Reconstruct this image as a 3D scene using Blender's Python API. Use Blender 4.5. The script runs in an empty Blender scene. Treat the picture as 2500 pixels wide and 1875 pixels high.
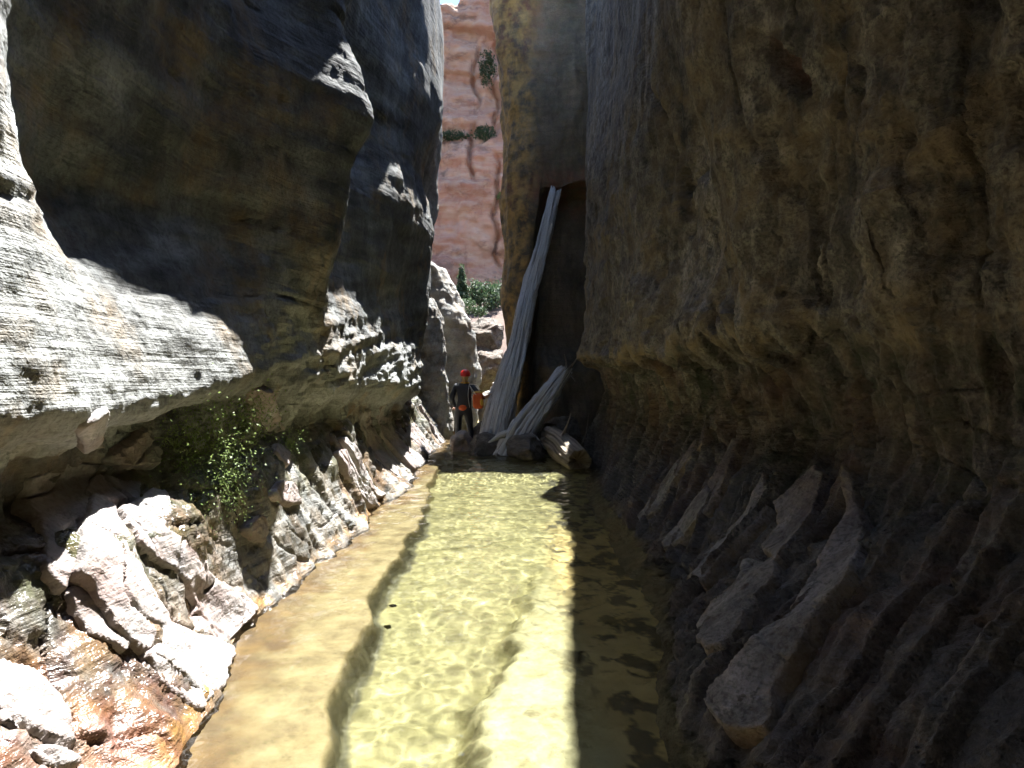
import bpy, bmesh, math, random
import numpy as np
from mathutils import Vector, Matrix

random.seed(7)
rng = np.random.RandomState(11)
scene = bpy.context.scene
C = scene.collection

# ------------------------------------------------------------------ camera
F, CX, CY, CAMZ = 680.0, 512.0, 384.0, 1.45        # focal length in pixels of a 1024 wide frame
cam_d = bpy.data.cameras.new('camera')
cam = bpy.data.objects.new('camera', cam_d); C.objects.link(cam)
cam.location = (0, 0, CAMZ); cam.rotation_euler = (math.radians(90), 0, 0)
cam_d.sensor_width = 36.0; cam_d.lens = 36.0*F/1024.0
cam_d.clip_start = 0.05; cam_d.clip_end = 2000
scene.camera = cam

# ------------------------------------------------------------------ sky, sun, exposure
SUN = Vector((0.102, 0.36, 0.925)).normalized()
world = bpy.data.worlds.new('World'); scene.world = world; world.use_nodes = True
nt = world.node_tree
sky = nt.nodes.new('ShaderNodeTexSky'); sky.sky_type = 'NISHITA'; sky.sun_disc = False
sky.sun_elevation = math.asin(SUN.z); sky.sun_rotation = math.atan2(SUN.x, SUN.y)
sky.altitude = 1500
bg = nt.nodes['Background']; bg.inputs['Strength'].default_value = 0.07
nt.links.new(sky.outputs['Color'], bg.inputs['Color'])
sl = bpy.data.lights.new('sun', 'SUN'); sl.energy = 5.0; sl.angle = math.radians(0.53); sl.color = (1.0, 0.985, 0.955)
so = bpy.data.objects.new('sun', sl); C.objects.link(so); so.rotation_euler = SUN.to_track_quat('Z', 'Y').to_euler()
so.location = (0, 0, 30)
vs = scene.view_settings
vs.view_transform = 'Standard'; vs.look = 'None'; vs.exposure = 2.65; vs.gamma = 1.0; vs.use_curve_mapping = False
cy = scene.cycles
cy.max_bounces = 7; cy.diffuse_bounces = 4; cy.glossy_bounces = 2; cy.transmission_bounces = 4; cy.transparent_max_bounces = 12
cy.use_adaptive_sampling = True; cy.adaptive_threshold = 0.025; cy.adaptive_min_samples = 12
cy.use_denoising = True; cy.caustics_reflective = False; cy.caustics_refractive = True
cy.sample_clamp_indirect = 6.0

# ------------------------------------------------------------------ noise
_p = np.arange(256); rng.shuffle(_p); _p = np.concatenate([_p, _p, _p])
_g = rng.normal(size=(256, 3)); _g /= np.linalg.norm(_g, axis=1)[:, None]
def perlin(P):
    i = np.floor(P).astype(np.int64); f = P-i; i &= 255
    u = f*f*f*(f*(f*6-15)+10)
    def gd(dx, dy, dz):
        h = _p[_p[_p[i[:, 0]+dx]+i[:, 1]+dy]+i[:, 2]+dz]
        g = _g[h]
        return g[:, 0]*(f[:, 0]-dx)+g[:, 1]*(f[:, 1]-dy)+g[:, 2]*(f[:, 2]-dz)
    l = lambda a, b, t: a+(b-a)*t
    x00 = l(gd(0, 0, 0), gd(1, 0, 0), u[:, 0]); x10 = l(gd(0, 1, 0), gd(1, 1, 0), u[:, 0])
    x01 = l(gd(0, 0, 1), gd(1, 0, 1), u[:, 0]); x11 = l(gd(0, 1, 1), gd(1, 1, 1), u[:, 0])
    return l(l(x00, x10, u[:, 1]), l(x01, x11, u[:, 1]), u[:, 2])*1.5
def fbm(P, s, o=4, off=0.0, g=0.5):
    P = np.asarray(P, float)*np.asarray(s, float)+off
    a, r = 1.0, np.zeros(len(P))
    for k in range(o):
        r += a*perlin(P); P = P*2.03+17.3; a *= g
    return r
def ridge(P, s, o=4, off=0.0):
    P = np.asarray(P, float)*np.asarray(s, float)+off
    a, r = 1.0, np.zeros(len(P))
    for k in range(o):
        r += a*(1-2*np.abs(perlin(P))); P = P*2.03+9.1; a *= 0.5
    return r
def sstep(a, b, x):
    t = np.clip((x-a)/(b-a), 0, 1); return t*t*(3-2*t)

# ------------------------------------------------------------------ scene helpers
def tag(o, label=None, cat=None, group=None, kind=None):
    for k, v in (('label', label), ('category', cat), ('group', group), ('kind', kind)):
        if v: o[k] = v
    return o
def empty(name, loc=(0, 0, 0), rz=0.0):
    o = bpy.data.objects.new(name, None); C.objects.link(o)
    o.location = loc; o.rotation_euler = (0, 0, rz); o.empty_display_size = 0.1
    return o
def link(name, me, mat, parent=None):
    o = bpy.data.objects.new(name, me); C.objects.link(o)
    if mat: me.materials.append(mat)
    if parent: o.parent = parent
    return o
def mesh_np(name, V, Q, smooth=True, attrs=None):
    """V (n,3); Q (m,4) quads or (m,3) triangles"""
    me = bpy.data.meshes.new(name)
    V = np.ascontiguousarray(V, np.float32); Q = np.ascontiguousarray(Q, np.int32)
    k = Q.shape[1]
    me.vertices.add(len(V)); me.vertices.foreach_set('co', V.ravel())
    me.loops.add(Q.size); me.loops.foreach_set('vertex_index', Q.ravel())
    me.polygons.add(len(Q)); me.polygons.foreach_set('loop_start', np.arange(0, Q.size, k, dtype=np.int32))
    me.update(calc_edges=True)
    if smooth: me.polygons.foreach_set('use_smooth', np.ones(len(Q), bool))
    for n, a in (attrs or {}).items():
        at = me.attributes.new(n, 'FLOAT', 'POINT'); at.data.foreach_set('value', np.ascontiguousarray(a, np.float32).ravel())
    me.validate(); me.update()
    return me
def gridq(n, m, flip=False):
    i, j = np.meshgrid(np.arange(n-1), np.arange(m-1), indexing='ij')
    a = (i*m+j).ravel(); q = np.stack([a, a+m, a+m+1, a+1], 1)
    return q[:, ::-1] if flip else q
def gnormals(G):
    du = np.gradient(G, axis=0); dv = np.gradient(G, axis=1)
    n = np.cross(du, dv); n /= np.linalg.norm(n, axis=2)[..., None]+1e-9
    return n
def pix(P):
    y = np.maximum(P[..., 1], 0.05)
    return CX+F*P[..., 0]/y, CY-F*(P[..., 2]-CAMZ)/y

# ------------------------------------------------------------------ materials
class NT:
    def __init__(self, name):
        self.m = bpy.data.materials.new(name); self.m.use_nodes = True
        self.t = self.m.node_tree; self.b = self.t.nodes['Principled BSDF']; self.o = self.t.nodes['Material Output']
        self.co = self.n('ShaderNodeTexCoord').outputs['Object']
    def n(self, k, **kw):
        x = self.t.nodes.new(k)
        for a, v in kw.items(): setattr(x, a, v)
        return x
    def l(self, a, b): self.t.links.new(a, b)
    def mapped(self, sc, rot=(0, 0, 0), src=None):
        m = self.n('ShaderNodeMapping'); m.inputs['Scale'].default_value = sc; m.inputs['Rotation'].default_value = rot
        self.l(src or self.co, m.inputs['Vector']); return m.outputs[0]
    def noise(self, scale, det=5, rough=0.6, vec=None, dist=0.0):
        x = self.n('ShaderNodeTexNoise'); x.inputs['Scale'].default_value = scale; x.inputs['Detail'].default_value = det
        x.inputs['Roughness'].default_value = rough; x.inputs['Distortion'].default_value = dist
        self.l(vec or self.co, x.inputs['Vector']); return x.outputs['Fac']
    def voro(self, scale, feat='F1', vec=None, out='Distance', rnd=1.0):
        x = self.n('ShaderNodeTexVoronoi', feature=feat); x.inputs['Scale'].default_value = scale; x.inputs['Randomness'].default_value = rnd
        self.l(vec or self.co, x.inputs['Vector']); return x.outputs[out]
    def ramp(self, fac, stops, interp='LINEAR'):
        r = self.n('ShaderNodeValToRGB'); r.color_ramp.interpolation = interp
        e = r.color_ramp.elements
        while len(e) > 1: e.remove(e[-1])
        for i, (p, c) in enumerate(stops):
            x = e[0] if i == 0 else e.new(p)
            x.position = p; x.color = (c, c, c, 1) if isinstance(c, (int, float)) else (*c, 1)
        self.l(fac, r.inputs['Fac']); return r.outputs['Color']
    def mix(self, fac, a, b, mode='MIX'):
        x = self.n('ShaderNodeMix', data_type='RGBA', blend_type=mode)
        for s, v in ((x.inputs['Factor'], fac), (x.inputs['A'], a), (x.inputs['B'], b)):
            if isinstance(v, (int, float)): s.default_value = v if s.type == 'VALUE' else (v, v, v, 1)
            elif isinstance(v, tuple): s.default_value = (*v, 1)
            else: self.l(v, s)
        return x.outputs['Result']
    def math(self, op, a, b=0.0, clamp=False):
        x = self.n('ShaderNodeMath', operation=op); x.use_clamp = clamp
        for s, v in ((x.inputs[0], a), (x.inputs[1], b)):
            if isinstance(v, (int, float)): s.default_value = v
            else: self.l(v, s)
        return x.outputs[0]
    def attr(self, n):
        return self.n('ShaderNodeAttribute', attribute_name=n).outputs['Fac']
    def bump(self, h, strength, dist, prev=None):
        b = self.n('ShaderNodeBump'); b.inputs['Strength'].default_value = strength; b.inputs['Distance'].default_value = dist
        self.l(h, b.inputs['Height'])
        if prev is not None: self.l(prev, b.inputs['Normal'])
        return b.outputs['Normal']
    def set(self, color=None, rough=None, normal=None, spec=None):
        for k, v in (('Base Color', color), ('Roughness', rough), ('Normal', normal), ('Specular IOR Level', spec)):
            if v is None: continue
            if isinstance(v, (int, float)): self.b.inputs[k].default_value = v
            elif isinstance(v, tuple): self.b.inputs[k].default_value = (*v, 1)
            else: self.l(v, self.b.inputs[k])
        return self.m

def rock_mat(name, pal, stain, strata_rot=(0.12, 0, 0), strata=9.0, wetcol=0.55, fine=1.0, speck=1.0, wetr=0.22):
    k = NT(name)
    big = k.noise(0.9, 4, 0.62)
    col = k.ramp(big, [(0.28, pal[0]), (0.45, pal[1]), (0.6, pal[2]), (0.75, pal[3])])
    sv = k.mapped((0.5, 0.45, strata), strata_rot)
    st = k.noise(1.6, 4, 0.62, sv)
    col = k.mix(k.ramp(st, [(0.35, 0.0), (0.7, 0.55)]), col, pal[4])
    mot = k.noise(7.0, 5, 0.7)
    col = k.mix(k.ramp(mot, [(0.42, 0.0), (0.62, min(1.0, 0.6*speck))]), col, pal[5])
    sp = k.noise(38.0, 2, 0.7)
    col = k.mix(k.ramp(sp, [(0.35, min(1.0, 0.35*speck)), (0.55, 0.0)]), col, (pal[0][0]*0.5, pal[0][1]*0.5, pal[0][2]*0.5))
    tn = k.attr('tone')
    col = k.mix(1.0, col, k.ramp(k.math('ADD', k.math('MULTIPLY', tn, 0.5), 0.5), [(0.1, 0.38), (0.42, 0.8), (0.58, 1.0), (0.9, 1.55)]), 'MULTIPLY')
    shd = k.math('MULTIPLY', k.attr('overhang_shade'), k.ramp(k.noise(1.3, 5, 0.65, k.mapped((1, 1, .45))), [(0.30, 0.35), (0.55, 1.0)]), True)  # shade painted into the colour of the left wall's overhangs
    col = k.mix(shd, col, k.mix(1.0, col, (0.34, 0.35, 0.36), 'MULTIPLY'))
    # mineral stains, algae and damp are carried by mesh attributes that follow the beds
    red = k.math('MULTIPLY', k.attr('red'), k.ramp(k.noise(3.2, 3, 0.65), [(0.36, 0.0), (0.6, 1.0)]))
    col = k.mix(red, col, stain[0])
    och = k.math('MULTIPLY', k.attr('ochre'), k.ramp(k.noise(4.1, 3, 0.65), [(0.38, 0.0), (0.62, 1.0)]))
    col = k.mix(och, col, stain[1])
    alg = k.math('MULTIPLY', k.attr('algae'), k.ramp(k.noise(5.3, 3, 0.7), [(0.40, 0.0), (0.6, 1.0)]))
    col = k.mix(alg, col, stain[2])
    wet = k.math('MULTIPLY', k.attr('wet'), k.ramp(k.noise(2.3, 2, 0.6), [(0.3, 0.35), (0.6, 1.0)]), True)
    col = k.mix(wet, col, k.mix(1.0, col, (wetcol, wetcol*0.93, wetcol*0.85), 'MULTIPLY'))
    rough = k.ramp(wet, [(0.0, 0.85), (1.0, wetr)])
    n = k.bump(st, 0.5*fine, 0.05)
    n = k.bump(k.noise(14.0, 4, 0.72), 0.55*fine, 0.03, n)
    pit = k.ramp(k.voro(16.0), [(0.0, 0.0), (0.32, 1.0)])
    n = k.bump(pit, 0.18*fine, 0.02, n)
    n = k.bump(k.noise(75.0, 2, 0.7), 0.35*fine, 0.006, n)
    return k.set(col, rough, n, 0.5)

PAL_L = [(0.101, 0.098, 0.089), (0.21, 0.216, 0.204), (0.273, 0.285, 0.279), (0.366, 0.382, 0.378), (0.173, 0.176, 0.168), (0.347, 0.359, 0.351)]
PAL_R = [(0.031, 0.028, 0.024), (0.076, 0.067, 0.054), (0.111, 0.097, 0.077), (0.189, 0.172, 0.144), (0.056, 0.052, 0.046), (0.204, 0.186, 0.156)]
PAL_J = [(0.060, 0.043, 0.030), (0.119, 0.089, 0.060), (0.170, 0.119, 0.072), (0.230, 0.162, 0.098), (0.072, 0.060, 0.047), (0.187, 0.140, 0.089)]
STAIN = [(0.20, 0.065, 0.035), (0.40, 0.24, 0.08), (0.085, 0.095, 0.04)]
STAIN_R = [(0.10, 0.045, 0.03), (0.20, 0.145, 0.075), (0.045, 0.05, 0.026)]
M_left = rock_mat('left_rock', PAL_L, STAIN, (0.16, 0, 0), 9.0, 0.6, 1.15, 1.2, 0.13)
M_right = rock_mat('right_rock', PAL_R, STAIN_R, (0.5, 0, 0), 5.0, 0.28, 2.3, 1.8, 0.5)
M_butt = rock_mat('buttress_rock', PAL_J, STAIN, (0, 0.3, 0), 6.0)
M_slab = rock_mat('slab_rock', [(0.140, 0.133, 0.126), (0.259, 0.256, 0.252), (0.315, 0.311, 0.307), (0.385, 0.385, 0.385), (0.210, 0.190, 0.182), (0.329, 0.325, 0.322)], [(0.30, 0.13, 0.09), STAIN[1], STAIN[2]], (0.9, 0, 0), 5.0, 0.7)
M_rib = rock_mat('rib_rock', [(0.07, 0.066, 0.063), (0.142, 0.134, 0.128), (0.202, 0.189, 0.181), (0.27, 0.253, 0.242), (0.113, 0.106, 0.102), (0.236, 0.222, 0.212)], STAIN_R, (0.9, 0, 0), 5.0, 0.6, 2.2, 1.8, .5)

# ------------------------------------------------------------------ canyon walls: cross sections lofted along the stream
def pchip(xk, yk, x):
    xk = np.asarray(xk, float); yk = np.asarray(yk, float)
    h = np.diff(xk); d = np.diff(yk)/h
    m = np.zeros(len(xk)); m[0] = d[0]; m[-1] = d[-1]
    for i in range(1, len(xk)-1):
        if d[i-1]*d[i] > 0:
            w1, w2 = 2*h[i]+h[i-1], h[i]+2*h[i-1]
            m[i] = (w1+w2)/(w1/d[i-1]+w2/d[i])
    k = np.clip(np.searchsorted(xk, x)-1, 0, len(xk)-2)
    t = np.clip((x-xk[k])/h[k], 0, 1)
    return ((2*t**3-3*t**2+1)*yk[k]+(t**3-2*t**2+t)*h[k]*m[k]+(-2*t**3+3*t**2)*yk[k+1]+(t**3-t**2)*h[k]*m[k+1])
def loft(stations, ys, per=27):
    yk = [s[0] for s in stations]; R = len(stations[0][1])
    X = np.stack([pchip(yk, [s[1][r][0] for s in stations], ys) for r in range(R)], 1)
    Z = np.stack([pchip(yk, [s[1][r][1] for s in stations], ys) for r in range(R)], 1)
    t = np.linspace(0, R-1, (R-1)*per+1); i = np.clip(t.astype(int), 0, R-2); f = t-i
    # tangents limited by the shorter neighbouring span, so that long spans cannot overshoot
    ln = np.hypot(np.diff(X, axis=1), np.diff(Z, axis=1)); lp = np.concatenate([ln[:, :1], ln], 1); lq = np.concatenate([ln, ln[:, -1:]], 1)
    def cr(A):
        D = np.concatenate([A[:, 1:2]-A[:, :1], A[:, 2:]-A[:, :-2], A[:, -1:]-A[:, -2:-1]], 1)*0.42*np.minimum(1, 2.2*np.minimum(lp, lq)/(lp+lq))
        b = A[:, i]; c = A[:, i+1]; m1 = D[:, i]; m2 = D[:, i+1]
        return (2*f**3-3*f**2+1)*b+(f**3-2*f**2+f)*m1+(-2*f**3+3*f**2)*c+(f**3-f**2)*m2
    G = np.stack([cr(X), np.repeat(ys[:, None], len(t), 1), cr(Z)], 2)
    return G, t
def poly_dist(poly, P):
    """signed distance (inside positive) of points P to a closed polygon"""
    a = poly; b = np.roll(poly, -1, 0)
    d = np.full(len(P), 1e9); ins = np.zeros(len(P), bool)
    for p, q in zip(a, b):
        e = q-p; w = P-p
        t = np.clip((w@e)/(e@e+1e-12), 0, 1); r = w-t[:, None]*e
        d = np.minimum(d, np.sqrt((r**2).sum(1)))
        c = ((p[1] > P[:, 1]) != (q[1] > P[:, 1])) & (P[:, 0] < (q[0]-p[0])*(P[:, 1]-p[1])/(q[1]-p[1]+1e-12)+p[0])
        ins ^= c
    return np.where(ins, d, -d)
YS = np.concatenate([np.linspace(-7, 1.7, 40), np.geomspace(1.75, 19, 560)])

LEFT = [  # unseen upper rows lean in to shade the bulges and the foreground
 (-7, [(-1,-0.5),(-1.5,0),(-1.8,0.35),(-2.1,0.75),(-2.05,0.9),(-1.95,1.18),(-1.77,1.34),(-1.86,1.9),(-1.95,2.8),(-1.85,3.8),(-1.9,4.8),(-1.2,6.5),(-0.45,9.5),(-16,11.5)]),
 (0.3, [(-1,-0.5),(-1.5,0),(-1.8,0.35),(-2.1,0.75),(-2.05,0.9),(-1.95,1.18),(-1.77,1.34),(-1.86,1.9),(-1.95,2.8),(-1.85,3.8),(-1.9,4.8),(-1.2,6.5),(-0.45,9.5),(-16,11.5)]),
 (2.5, [(-1,-0.5),(-1.33,0),(-1.6,0.3),(-1.85,0.7),(-2.05,0.9),(-1.95,1.18),(-1.77,1.34),(-1.86,1.9),(-1.92,2.7),(-2.08,3.6),(-1.95,4.8),(-1.9,6.5),(-1.8,9.5),(-16,11.5)]),
 (3.3, [(-1.1,-0.5),(-1.5,0),(-1.64,0.3),(-1.77,0.68),(-2.15,0.95),(-2.08,1.2),(-1.87,1.32),(-1.98,1.8),(-2.26,2.4),(-2,3.6),(-2,4.8),(-1.9,6.5),(-1.8,9.5),(-16,11.5)]),
 (4.4, [(-1.2,-0.5),(-1.63,0),(-1.77,0.3),(-1.88,0.72),(-2.08,1.02),(-2.05,1.36),(-1.78,1.49),(-1.84,1.84),(-2.2,2.5),(-1.97,3.7),(-2,4.7),(-1.9,6.5),(-1.8,9.5),(-16,11.5)]),
 (5.25, [(-1.2,-0.5),(-1.6,0),(-1.74,0.3),(-1.87,0.68),(-2.1,1.02),(-2.02,1.32),(-1.85,1.6),(-1.82,1.95),(-1.86,2.6),(-1.62,3.75),(-1.8,4.5),(-1.75,6.5),(-2,9.5),(-16,11.5)]),
 (5.95, [(-1.2,-0.5),(-1.6,0),(-1.74,0.3),(-1.87,0.68),(-2.1,1.02),(-2.02,1.32),(-1.85,1.5),(-1.85,1.95),(-1.54,2.75),(-1.25,3.8),(-1.5,4.6),(-1.4,6.5),(-2,9.5),(-16,11.5)]),
 (6.75, [(-1.2,-0.5),(-1.58,0),(-1.72,0.3),(-1.85,0.68),(-2.08,1.02),(-2,1.32),(-1.82,1.45),(-1.76,1.95),(-1.86,2.7),(-1.82,3.7),(-1.95,4.6),(-1.2,6.5),(-2,9.5),(-16,11.5)]),
 (7.9, [(-1.2,-0.5),(-1.58,0),(-1.72,0.3),(-1.85,0.68),(-2.08,1.02),(-2,1.32),(-1.82,1.42),(-1.78,1.95),(-1.95,2.8),(-1.98,3.8),(-2.15,4.8),(-1.75,6.5),(-2,9.5),(-16,11.5)]),
 (9.5, [(-1.15,-0.5),(-1.52,0),(-1.75,0.22),(-2,0.55),(-2.15,0.9),(-2,1.2),(-1.7,1.4),(-1.72,1.85),(-1.82,2.7),(-1.58,4.1),(-1.65,5),(-1.6,6.5),(-1.55,9.5),(-16,11.5)]),
 (11, [(-1.05,-0.5),(-1.45,0),(-1.68,0.25),(-1.9,0.6),(-2.05,0.95),(-1.9,1.2),(-1.58,1.4),(-1.6,1.85),(-1.66,2.7),(-1.5,4.2),(-1.56,5),(-1.33,6.5),(-1.9,9.5),(-16,11.5)]),
 (12.2, [(-1,-0.5),(-1.4,0),(-1.62,0.28),(-1.85,0.65),(-2,1),(-1.85,1.25),(-1.66,1.38),(-1.64,1.9),(-1.55,2.7),(-1.36,4.15),(-1.6,5.1),(-1.25,6.5),(-1.85,9.5),(-16,11.5)]),
 (13, [(-1,-0.5),(-1.36,0),(-1.6,0.3),(-1.85,0.7),(-2.05,1.1),(-1.95,1.35),(-1.82,1.5),(-1.8,2),(-1.78,2.8),(-1.75,4),(-1.82,5.2),(-1.38,6.5),(-1.85,9.5),(-16,11.5)]),
 (14.8, [(-0.9,-0.5),(-1.28,0),(-1.55,0.3),(-1.85,0.8),(-2.15,1.2),(-2.15,1.6),(-2.1,1.8),(-2.05,2.2),(-2,3),(-1.82,4.3),(-1.6,5.5),(-1.55,7.2),(-2.1,10.2),(-16,12.5)]),
 (16.2, [(-1.6,-0.5),(-2,0),(-2.2,0.4),(-2.4,0.9),(-2.6,1.3),(-2.6,1.7),(-2.6,1.9),(-2.55,2.3),(-2.5,3.1),(-2.4,4.4),(-2.3,5.6),(-2.3,7.2),(-2.6,10.2),(-16,12.5)]),
 (19, [(-3.2,-0.5),(-3.4,0),(-3.5,0.4),(-3.6,0.9),(-3.7,1.3),(-3.7,1.7),(-3.7,1.9),(-3.7,2.3),(-3.7,3.1),(-3.6,4.4),(-3.5,5.6),(-3.5,7.2),(-3.8,10.2),(-16,12.5)]),
]
RIGHT = [  # unseen rim rows near the camera drawn in to darken the foreground
 (-7, [(0.5,-0.5),(0.85,0),(1.3,0.3),(1.85,0.7),(2.2,1.1),(2.28,1.5),(2.24,1.85),(2.18,2.2),(2.15,2.8),(1.8,3.9),(0.9,5.5),(0.25,9),(16,11.5)]),
 (0.3, [(0.5,-0.5),(0.85,0),(1.3,0.3),(1.85,0.7),(2.2,1.1),(2.28,1.5),(2.24,1.85),(2.18,2.2),(2.15,2.8),(1.8,3.9),(0.9,5.5),(0.25,9),(16,11.5)]),
 (2.6, [(0.4,-0.5),(0.8,0),(1.25,0.3),(1.8,0.7),(2.2,1.1),(2.28,1.5),(2.24,1.85),(2.18,2.2),(2.05,2.7),(1.75,3.7),(1.25,5.5),(1.55,9),(16,11.5)]),
 (4, [(0.6,-0.5),(1.02,0),(1.45,0.3),(1.92,0.65),(2.24,1.05),(2.2,1.45),(2.05,1.72),(1.98,2),(1.88,2.7),(1.62,3.7),(1.25,5.5),(1.55,9),(16,11.5)]),
 (4.9, [(0.7,-0.5),(1.14,0),(1.48,0.28),(1.86,0.62),(2.18,1.05),(2.05,1.56),(1.72,1.74),(1.7,2.05),(1.68,2.7),(1.46,3.7),(1.2,5.5),(1.55,9),(16,11.5)]),
 (6.1, [(0.8,-0.5),(1.22,0),(1.5,0.27),(1.8,0.6),(2.06,1.05),(2,1.61),(1.67,1.82),(1.8,2.1),(1.9,2.8),(1.78,3.8),(1.38,5.5),(1.6,9),(16,11.5)]),
 (8, [(0.85,-0.5),(1.25,0),(1.45,0.25),(1.68,0.6),(1.88,1.1),(1.75,1.66),(1.4,1.82),(1.42,2.1),(1.5,2.9),(1.42,4),(1.5,6),(1.75,9),(16,11.5)]),
 (10, [(0.9,-0.5),(1.32,0),(1.5,0.25),(1.65,0.6),(1.83,1.1),(1.7,1.66),(1.35,1.85),(1.4,2.1),(1.42,3),(1.4,4.2),(1.55,6),(1.95,9),(16,11.5)]),
 (12, [(0.9,-0.5),(1.3,0),(1.45,0.3),(1.6,0.7),(1.78,1.2),(1.6,1.76),(1.2,1.9),(1.25,2.15),(1.33,3),(1.34,4.5),(1.45,6.5),(2.1,9.5),(16,11.5)]),
 (12.7, [(0.9,-0.5),(1.28,0),(1.45,0.3),(1.6,0.7),(1.78,1.2),(1.65,1.76),(1.29,1.9),(1.32,2.15),(1.38,3),(1.38,4.5),(1.42,6.5),(1.85,9.5),(16,11.5)]),
 (13.5, [(1,-0.5),(1.35,0),(1.6,0.3),(1.8,0.7),(1.95,1.2),(1.95,1.7),(1.9,1.9),(1.9,2.15),(1.95,3),(1.95,4.5),(1.95,6.5),(2.1,9.5),(16,11.5)]),
 (16, [(1.2,-0.5),(1.5,0),(1.8,0.3),(2.1,0.7),(2.4,1.2),(2.4,1.7),(2.4,1.9),(2.4,2.15),(2.4,3),(2.4,4.5),(2.4,6.5),(2.5,9.5),(16,11.5)]),
 (19, [(2.2,-0.5),(2.5,0),(2.8,0.3),(3.1,0.7),(3.4,1.2),(3.4,1.7),(3.4,1.9),(3.4,2.15),(3.4,3),(3.4,4.5),(3.4,6.5),(3.5,9.5),(16,11.5)]),
]

GL, TL = loft(LEFT, YS); GR, TR = loft(RIGHT, YS)
_w = fbm(np.stack([0*YS, YS, 0*YS], 1), (1, 1.05, 1), 4, 401., .6)[:, None]; _b = (sstep(3.6, 5.4, TR)*sstep(8.2, 6.6, TR))[None]
GR[..., 2] += .20*_w*_b; GR[..., 0] += .10*fbm(np.stack([0*YS, YS, 0*YS], 1), (1, 1.6, 1), 4, 405., .6)[:, None]*_b
NL = -gnormals(GL); NR = gnormals(GR)
if NL[300, 200, 0] < 0: NL = -NL
if NR[300, 200, 0] > 0: NR = -NR

def flat(G): return G.reshape(-1, 3)
PL, PR = flat(GL), flat(GR)
tl = np.tile(TL, len(YS)); tr = np.tile(TR, len(YS))
# bedding coordinate dips away from the viewer
def bed(P, dip): return np.stack([P[:, 0]*0.6, P[:, 1]*np.cos(dip)+P[:, 2]*np.sin(dip), P[:, 2]*np.cos(dip)-P[:, 1]*np.sin(dip)], 1)

def left_disp(P, t):
    b = bed(P, 0.13)
    lowz = sstep(4.5, 3.0, t)                       # bank
    rough = sstep(5.2, 5.8, t)*sstep(8.3, 7.2, t)*sstep(4.6, 6.2, P[:, 1])   # scabby lit wall
    hi = sstep(6.9, 7.4, t)
    be = sstep(5.4, 5.9, t)*sstep(7.4, 6.9, t)*sstep(5.0, 4.4, P[:, 1])
    d = 0.09*fbm(P, 0.8, 3)*(1-.55*be)+(0.03-.02*hi)*(1-.75*be)*fbm(P, 3.1, 4, 5)
    st = fbm(b, (0.8, 0.5, 7.0), 4, 3.0)
    d += (0.012+0.02*rough+0.02*sstep(7, 5.5, t))*st*(1-.8*lowz)*(1-.5*be)
    d += rough*(0.024*ridge(P, 2.6, 4, 2.0)-0.015)+rough*0.02*np.minimum(0, fbm(P, 4.5, 3, 8.0)+0.12)*2
    # ribs of the lower bank run down the slope
    bk = ridge(np.stack([P[:, 0]*0.7, P[:, 1]*1.0-P[:, 2]*0.5, P[:, 2]*0.5], 1), (1.0, 2.6, 1.0), 3, 4.0)
    h1, e1, r1 = flutes(left_q(P), 2.3, 26.0); h2, e2, r2 = flutes(left_q(P), 5.6, 36.0)
    lowr = sstep(5.3, 4.4, t)*sstep(.9, 1.3, t)
    d += lowr*(0.085*h1+0.03*h2-0.05)*(.25+.75*sstep(5.2, 7.2, P[:, 1]))*sstep(3.6, 4.6, P[:, 1])+lowz*.02*bk-lowr*.05*sstep(.03, .0, np.abs(perlin(P*np.array([1.6, 1.9, 2.2])+91.)))*sstep(7, 5.5, P[:, 1])
    drip = ridge(np.stack([P[:, 0]*0.4, P[:, 1]+0.2*P[:, 2], P[:, 2]*0.25], 1), (1.0, 3.4, 1.0), 3, 14.0)
    d += sstep(3.0, 3.7, t)*sstep(6.0, 5.2, t)*(0.07*drip-0.02)*sstep(4.5, 6.5, P[:, 1])
    blk = fbm(P, 1.9, 3, 21.0); blk = np.floor(blk*4)/4
    d += sstep(4.8, 3.8, P[:, 1])*sstep(5.6, 4.8, t)*sstep(0.8, 1.6, t)*0.07*blk
    d += 0.010*fbm(P, 11, 3, 2.0)
    sm = np.abs(perlin(b*np.array([.5, .33, 2.4])+81.)); d -= hi*.035*sstep(.03, .0, sm)*sstep(-.2, .3, fbm(P, .7, 2, 82.))
    d += hi*.02*np.floor(fbm(b, (.6, .35, 1.6), 3, 83.)*5)/5
    return d*sstep(0.2, 0.9, t)*(1-.6*sstep(10.4, 11.2, t))
def flutes(q, freq, seed, warp=.35):
    """side by side ribs, each with its own width and height; returns height 0..1 and how near the rim of a rib is"""
    ph = q[:, 1]*freq+warp*fbm(q, (1, .9, 1), 3, seed)+.10*fbm(q, (4, 5, 4), 3, seed+3)
    k = np.floor(ph); f = ph-k
    r1 = np.modf(np.abs(np.sin(k*12.9898+seed)*43758.5453))[0]; r2 = np.modf(np.abs(np.sin(k*78.233+seed)*12543.123))[0]
    w = .34+.4*r1
    h = sstep(0, .10, f)*sstep(w+.07, w-.03, f)*(1-.45*f/w)
    edge = np.exp(-((f-.10)/.05)**2)+.6*np.exp(-((f-w)/.05)**2)
    return h*(.35+.65*r2), edge*(.3+.7*r2), r2
def right_q(P): return np.stack([P[:, 0]*0.3, P[:, 1]-1.2*P[:, 2]+.40*P[:, 2]**2, P[:, 2]*0.3], 1)
def left_q(P): return np.stack([P[:, 0]*0.3, P[:, 1]+.45*P[:, 2], P[:, 2]*0.3], 1)
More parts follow.
